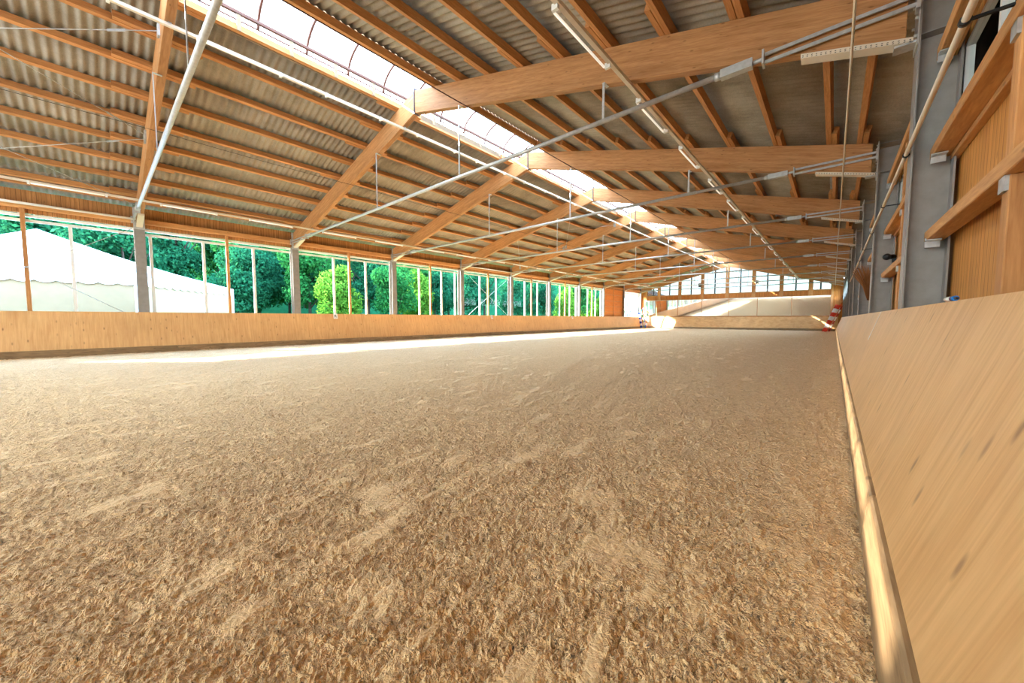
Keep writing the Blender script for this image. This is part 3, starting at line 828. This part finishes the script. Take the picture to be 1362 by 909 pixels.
pole((-.50, ys_+.15, .02), (.50, ys_+.4, 2.74), S(226,84,30), 'orange red and white jump pole leaning in the boarded corner', g2)
pole((-.32, ys_-.1, .02), (.56, ys_+.1, 2.5), S(170,30,30), 'dark red and white jump pole leaning in the boarded corner', g2)
pole((-.66, ys_-.3, .02), (.32, ys_+.0, 2.6), S(214,60,36), 'wide red and white jump plank leaning in the boarded corner', g2, True)

# ------------------------------------------------------------------ outside: marquee, trees, hill, house
def marquee():
    # hexagonal peaked tent
    c = Vector((-33.6, -1.94, -.25)); Rr = 8.6; ze, zp = 3.41, 6.30; ph = .396
    r_ = empty('marquee_tent', c, 'white peaked marquee tent standing on the grass outside the first windows', 'tent')
    V = [Vector((c.x+Rr*math.cos(ph+i*math.pi/3), c.y+Rr*math.sin(ph+i*math.pi/3), 0)) for i in range(6)]
    pk = Vector((c.x, c.y, zp))
    for i in range(6):
        a, b = V[i], V[(i+1) % 6]
        mb = MB()
        # roof sector, slightly sagging
        rows = []
        for u in range(7):
            t = u/6; row = []
            for v in range(9):
                s = v/8; e = a.lerp(b, s); P = Vector((e.x, e.y, ze)).lerp(pk, t)
                P.z -= .22*math.sin(math.pi*t)
                row.append(P)
            rows.append(row)
        mb.sm = True; mb.grid(rows); mb.build('roof_panel', M['tent_roof'], r_)
        mb = MB(); n = 14
        for j in range(n):
            p, q = a.lerp(b, j/n), a.lerp(b, (j+1)/n); m_ = (p+q)/2
            o = (m_-Vector((c.x, c.y, 0))).normalized()*.06
            top = [Vector((p.x, p.y, ze))+o, Vector((q.x, q.y, ze))+o]
            k = len(mb.v)
            arc = [p.lerp(q, t)+o+Vector((0,0,ze-.42-.10*math.sin(math.pi*t))) for t in (0, .25, .5, .75, 1)]
            mb.v += [tuple(x) for x in top + arc[::-1]]; mb.face(range(k, k+7))
        mb.build('valance', M['tent_roof'], r_)
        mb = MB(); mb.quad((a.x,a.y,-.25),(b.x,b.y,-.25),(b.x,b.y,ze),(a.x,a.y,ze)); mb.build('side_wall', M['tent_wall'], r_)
        MB().tube((a.x,a.y,-.25),(a.x,a.y,ze), .06, n=8).build('pole', M['lwhite'], r_)
marquee()

def leaf_cloud(seed, n, rx, rz, zc, size):
    rnd = random.Random(seed); mb = MB(); blobs = []
    for i in range(22):
        while True:
            p = Vector((rnd.uniform(-1,1), rnd.uniform(-1,1), rnd.uniform(-1,1)))
            if p.length < 1: break
        blobs.append((Vector((p.x*rx*.8, p.y*rx*.8, zc+p.z*rz*.85)), rnd.uniform(.8, 1.7)))
    for i in range(n):
        c, rr = rnd.choice(blobs)
        d = Vector((rnd.gauss(0,1), rnd.gauss(0,1), rnd.gauss(0,1))).normalized()*rr*rnd.uniform(.55, 1.05)
        P = c + d; s = size*rnd.uniform(.6, 1.3)
        nrm = (d.normalized() + Vector((rnd.gauss(0,.6), rnd.gauss(0,.6), rnd.gauss(0,.6)))).normalized()
        u = nrm.cross(Vector((rnd.gauss(0,1), rnd.gauss(0,1), rnd.gauss(0,1)))).normalized(); v = nrm.cross(u)
        mb.quad(P-u*s, P-v*s*.55, P+u*s, P+v*s*.55)
    return mb
VAR = []
for i, (mt, hh) in enumerate((('leafA', 12.5), ('leafB', 11.5), ('leafC', 8.5), ('leafA', 10.5))):
    mb = leaf_cloud(100+i, 11000, hh*.27, hh*.44, hh*.53, .185)
    crown = mb.mesh('crown', M[mt])
    tb = MB(); rnd = random.Random(i)
    tb.path([(0,0,-.4), (.08,.05,hh*.3), (-.05,.1,hh*.6)], [.2, .14, .06], 8)
    for j in range(6):
        a = rnd.uniform(0, 6.28); z = hh*rnd.uniform(.2, .5)
        tb.path([(0,0,z), (math.cos(a)*hh*.1, math.sin(a)*hh*.1, z+hh*.1), (math.cos(a)*hh*.2, math.sin(a)*hh*.2, z+hh*.24)], [.08, .05, .02], 6)
    VAR.append((crown, tb.mesh('trunk', M['bark']), ('deep green', 'mid green', 'yellow green', 'deep green')[i]))
import collections
CNT = collections.Counter()
def px(X, Y, Z):
    cy, sy, cp, sp = math.cos(.721), math.sin(.721), math.cos(.063), math.sin(.063)
    fw = Vector((-sy*cp, cy*cp, -sp)); rt = Vector((cy, sy, 0)); up = rt.cross(fw); d = Vector((X, Y, Z-CAM_H))
    z = d.dot(fw); return 681 + 486.1*d.dot(rt)/z, 454.5 - 486.1*d.dot(up)/z
def tree(x, y, z, v, s, rot, hidden=None):
    crown, trunk, cn = VAR[v]
    # which window bay is it seen through: cross the window plane on the line from the camera
    yw = y*(-20.5)/x; b = int((yw - FY(0))//BAY) + 1
    CNT[b] += 1
    if hidden: lab = hidden
    else: lab = '%s leafy tree outside the %s window bay, %s one planted there' % (cn, WORDS[max(1, min(12, b))], WORDS[min(12, CNT[b])])
    r_ = empty('leafy_tree', (x, y, z), lab, 'tree', 'trees outside the windows'); r_.scale = (s, s, s); r_.rotation_euler = (0, 0, rot)
    for nm, me in (('crown', crown), ('trunk', trunk)):
        o = bpy.data.objects.new(nm, me); COL.objects.link(o); o.parent = r_
rnd = random.Random(11)
TR = []
# forest edge following the window side
for i in range(17):
    t = i/16; TR.append((-47 - 3*math.sin(i*1.7) - t*3, 2 + t*118 + rnd.uniform(-1.5, 1.5), -.25, [0,3,1,0,1,3,0,1][i % 8], rnd.uniform(.95, 1.15)))
for i in range(12):
    t = i/11; TR.append((-57 + rnd.uniform(-2, 2), -2 + t*150 + rnd.uniform(-3, 3), .3, rnd.choice([0, 1, 3]), rnd.uniform(1.1, 1.3)))
for x, y, v, s in ((-38, 16.5, 2, .8), (-36, 21.5, 1, .75), (-38.5, 26, 2, .85), (-36, 31.5, 3, .85), (-33, 37, 3, .75), (-36, 44, 0, .8), (-33, 51, 2, .75), (-37, 60, 1, .9), (-40, 70, 2, .85), (-42, 80, 2, .8)):
    TR.append((x, y, -.25, v, s))
for x, y, z, v, s in TR: tree(x, y, z, v, s, rnd.uniform(0, 6.28))

for i in range(9): tree(-66 - (i % 3)*2, -8 + i*5.2, 3.5, (0, 1, 3)[i % 3], 1.25 + .05*(i % 2), i*1.3)
for i in range(8): tree(-52 - (i % 2)*4, 13 + i*4.6, -.25, (3, 1, 0, 1)[i % 4], 1.0 + .08*(i % 3), i*2.1)
for x, y, sc, nm in ((-46, -42, 2.1, 'farthest back'), (-45.5, -37, 2.0, 'bulky'), (-45.5, -32, 1.93, 'tallest'), (-45, -27.5, 1.92, 'very tall'), (-45.5, -23, 1.88, 'tall'), (-45.5, -18.5, 1.84, 'upright'), (-46, -14, 1.80, 'broad tall')):  # out-of-view trees added to block low sun from the near sand
    tree(x, y, -.25, 0, sc*.97, x*y, '%s unseen leafy tree added to shade the sand, near side of the marquee' % nm)
hb = MB(); hb.sm = True; rows = []
for i in range(16):
    x = -64 - i*5; rows.append([(x, -60 + j*7.0, -1.0 + min(i, 9)*3.0 + 2.2*noise.noise(Vector((x*.08, j*.5, 3.1)))) for j in range(42)])
hb.grid(rows); struct(hb.build('hill', M['hill']))

# white house seen through the last window bay
hx, hy = -33, 78
r_ = empty('house', (hx, hy, -.25), 'white house with balcony outside the last window bay', 'house')
MB().box(hx-6, hx+4, hy, hy+9, -.25, 6.2).build('wall', M['tent_roof'], r_)
MB().prism([(hx-6.6, 6.1), (hx+4.6, 6.1), (hx-1, 8.6)], lambda p: (p[0], hy-.6, p[1]), lambda p: (p[0], hy+9.6, p[1])).build('roof', plain('house roof tiles', S(120,80,66)), r_)
wm = plain('house window glass', S(60,90,110), .2, 0, .6)
for z in (1.0, 3.9):
    for dx in (-4.4, -1.2, 2.0): MB().box(hx+dx-.5, hx+dx+.5, hy-.03, hy+.02, z, z+1.3).build('window', wm, r_)
MB().box(hx-5.5, hx+3.5, hy-1.2, hy, 3.1, 3.3).build('balcony', M['lwhite'], r_)

# ------------------------------------------------------------------ light
w = bpy.data.worlds.new('sky'); scene.world = w; w.use_nodes = True
nt = w.node_tree; nt.nodes.clear()
out = nt.nodes.new('ShaderNodeOutputWorld'); bg = nt.nodes.new('ShaderNodeBackground')
tc = nt.nodes.new('ShaderNodeTexCoord'); sx = nt.nodes.new('ShaderNodeSeparateXYZ'); rp = nt.nodes.new('ShaderNodeValToRGB')
nt.links.new(tc.outputs['Generated'], sx.inputs[0]); nt.links.new(sx.outputs['Z'], rp.inputs['Fac'])
e = rp.color_ramp.elements; e[0].position = 0; e[0].color = (.70, .88, 1.0, 1); e[1].position = .6; e[1].color = (.38, .62, 1.0, 1)
nt.links.new(rp.outputs[0], bg.inputs['Color']); bg.inputs['Strength'].default_value = 4.6
nt.links.new(bg.outputs[0], out.inputs[0])
sd = bpy.data.lights.new('sun', 'SUN'); sd.energy = 13.0; sd.angle = R(.6); sd.color = (1, .93, .82)
so = bpy.data.objects.new('sun', sd); COL.objects.link(so); so.location = (-30, -30, 30)
so.rotation_euler = Vector((1.0, 1.0, -.735)).to_track_quat('-Z', 'Y').to_euler()

# ------------------------------------------------------------------ camera
cd = bpy.data.cameras.new('camera'); cam = bpy.data.objects.new('camera', cd); COL.objects.link(cam)
cd.sensor_fit = 'HORIZONTAL'; cd.sensor_width = 36.0; cd.lens = 486.1/1362*36; cd.clip_start = .05; cd.clip_end = 600
cam.location = (0, 0, CAM_H)
yaw, pit = .721, .063
fw = Vector((-math.sin(yaw)*math.cos(pit), math.cos(yaw)*math.cos(pit), -math.sin(pit)))
cam.rotation_euler = fw.to_track_quat('-Z', 'Y').to_euler()
scene.camera = cam
vs = scene.view_settings; vs.view_transform = 'Standard'; vs.look = 'None'; vs.gamma = 1; vs.use_curve_mapping = False
vs.exposure = 2.4
cy = scene.cycles; cy.use_denoising = True; cy.max_bounces = 9; cy.diffuse_bounces = 5; cy.transparent_max_bounces = 16; cy.sample_clamp_indirect = 8
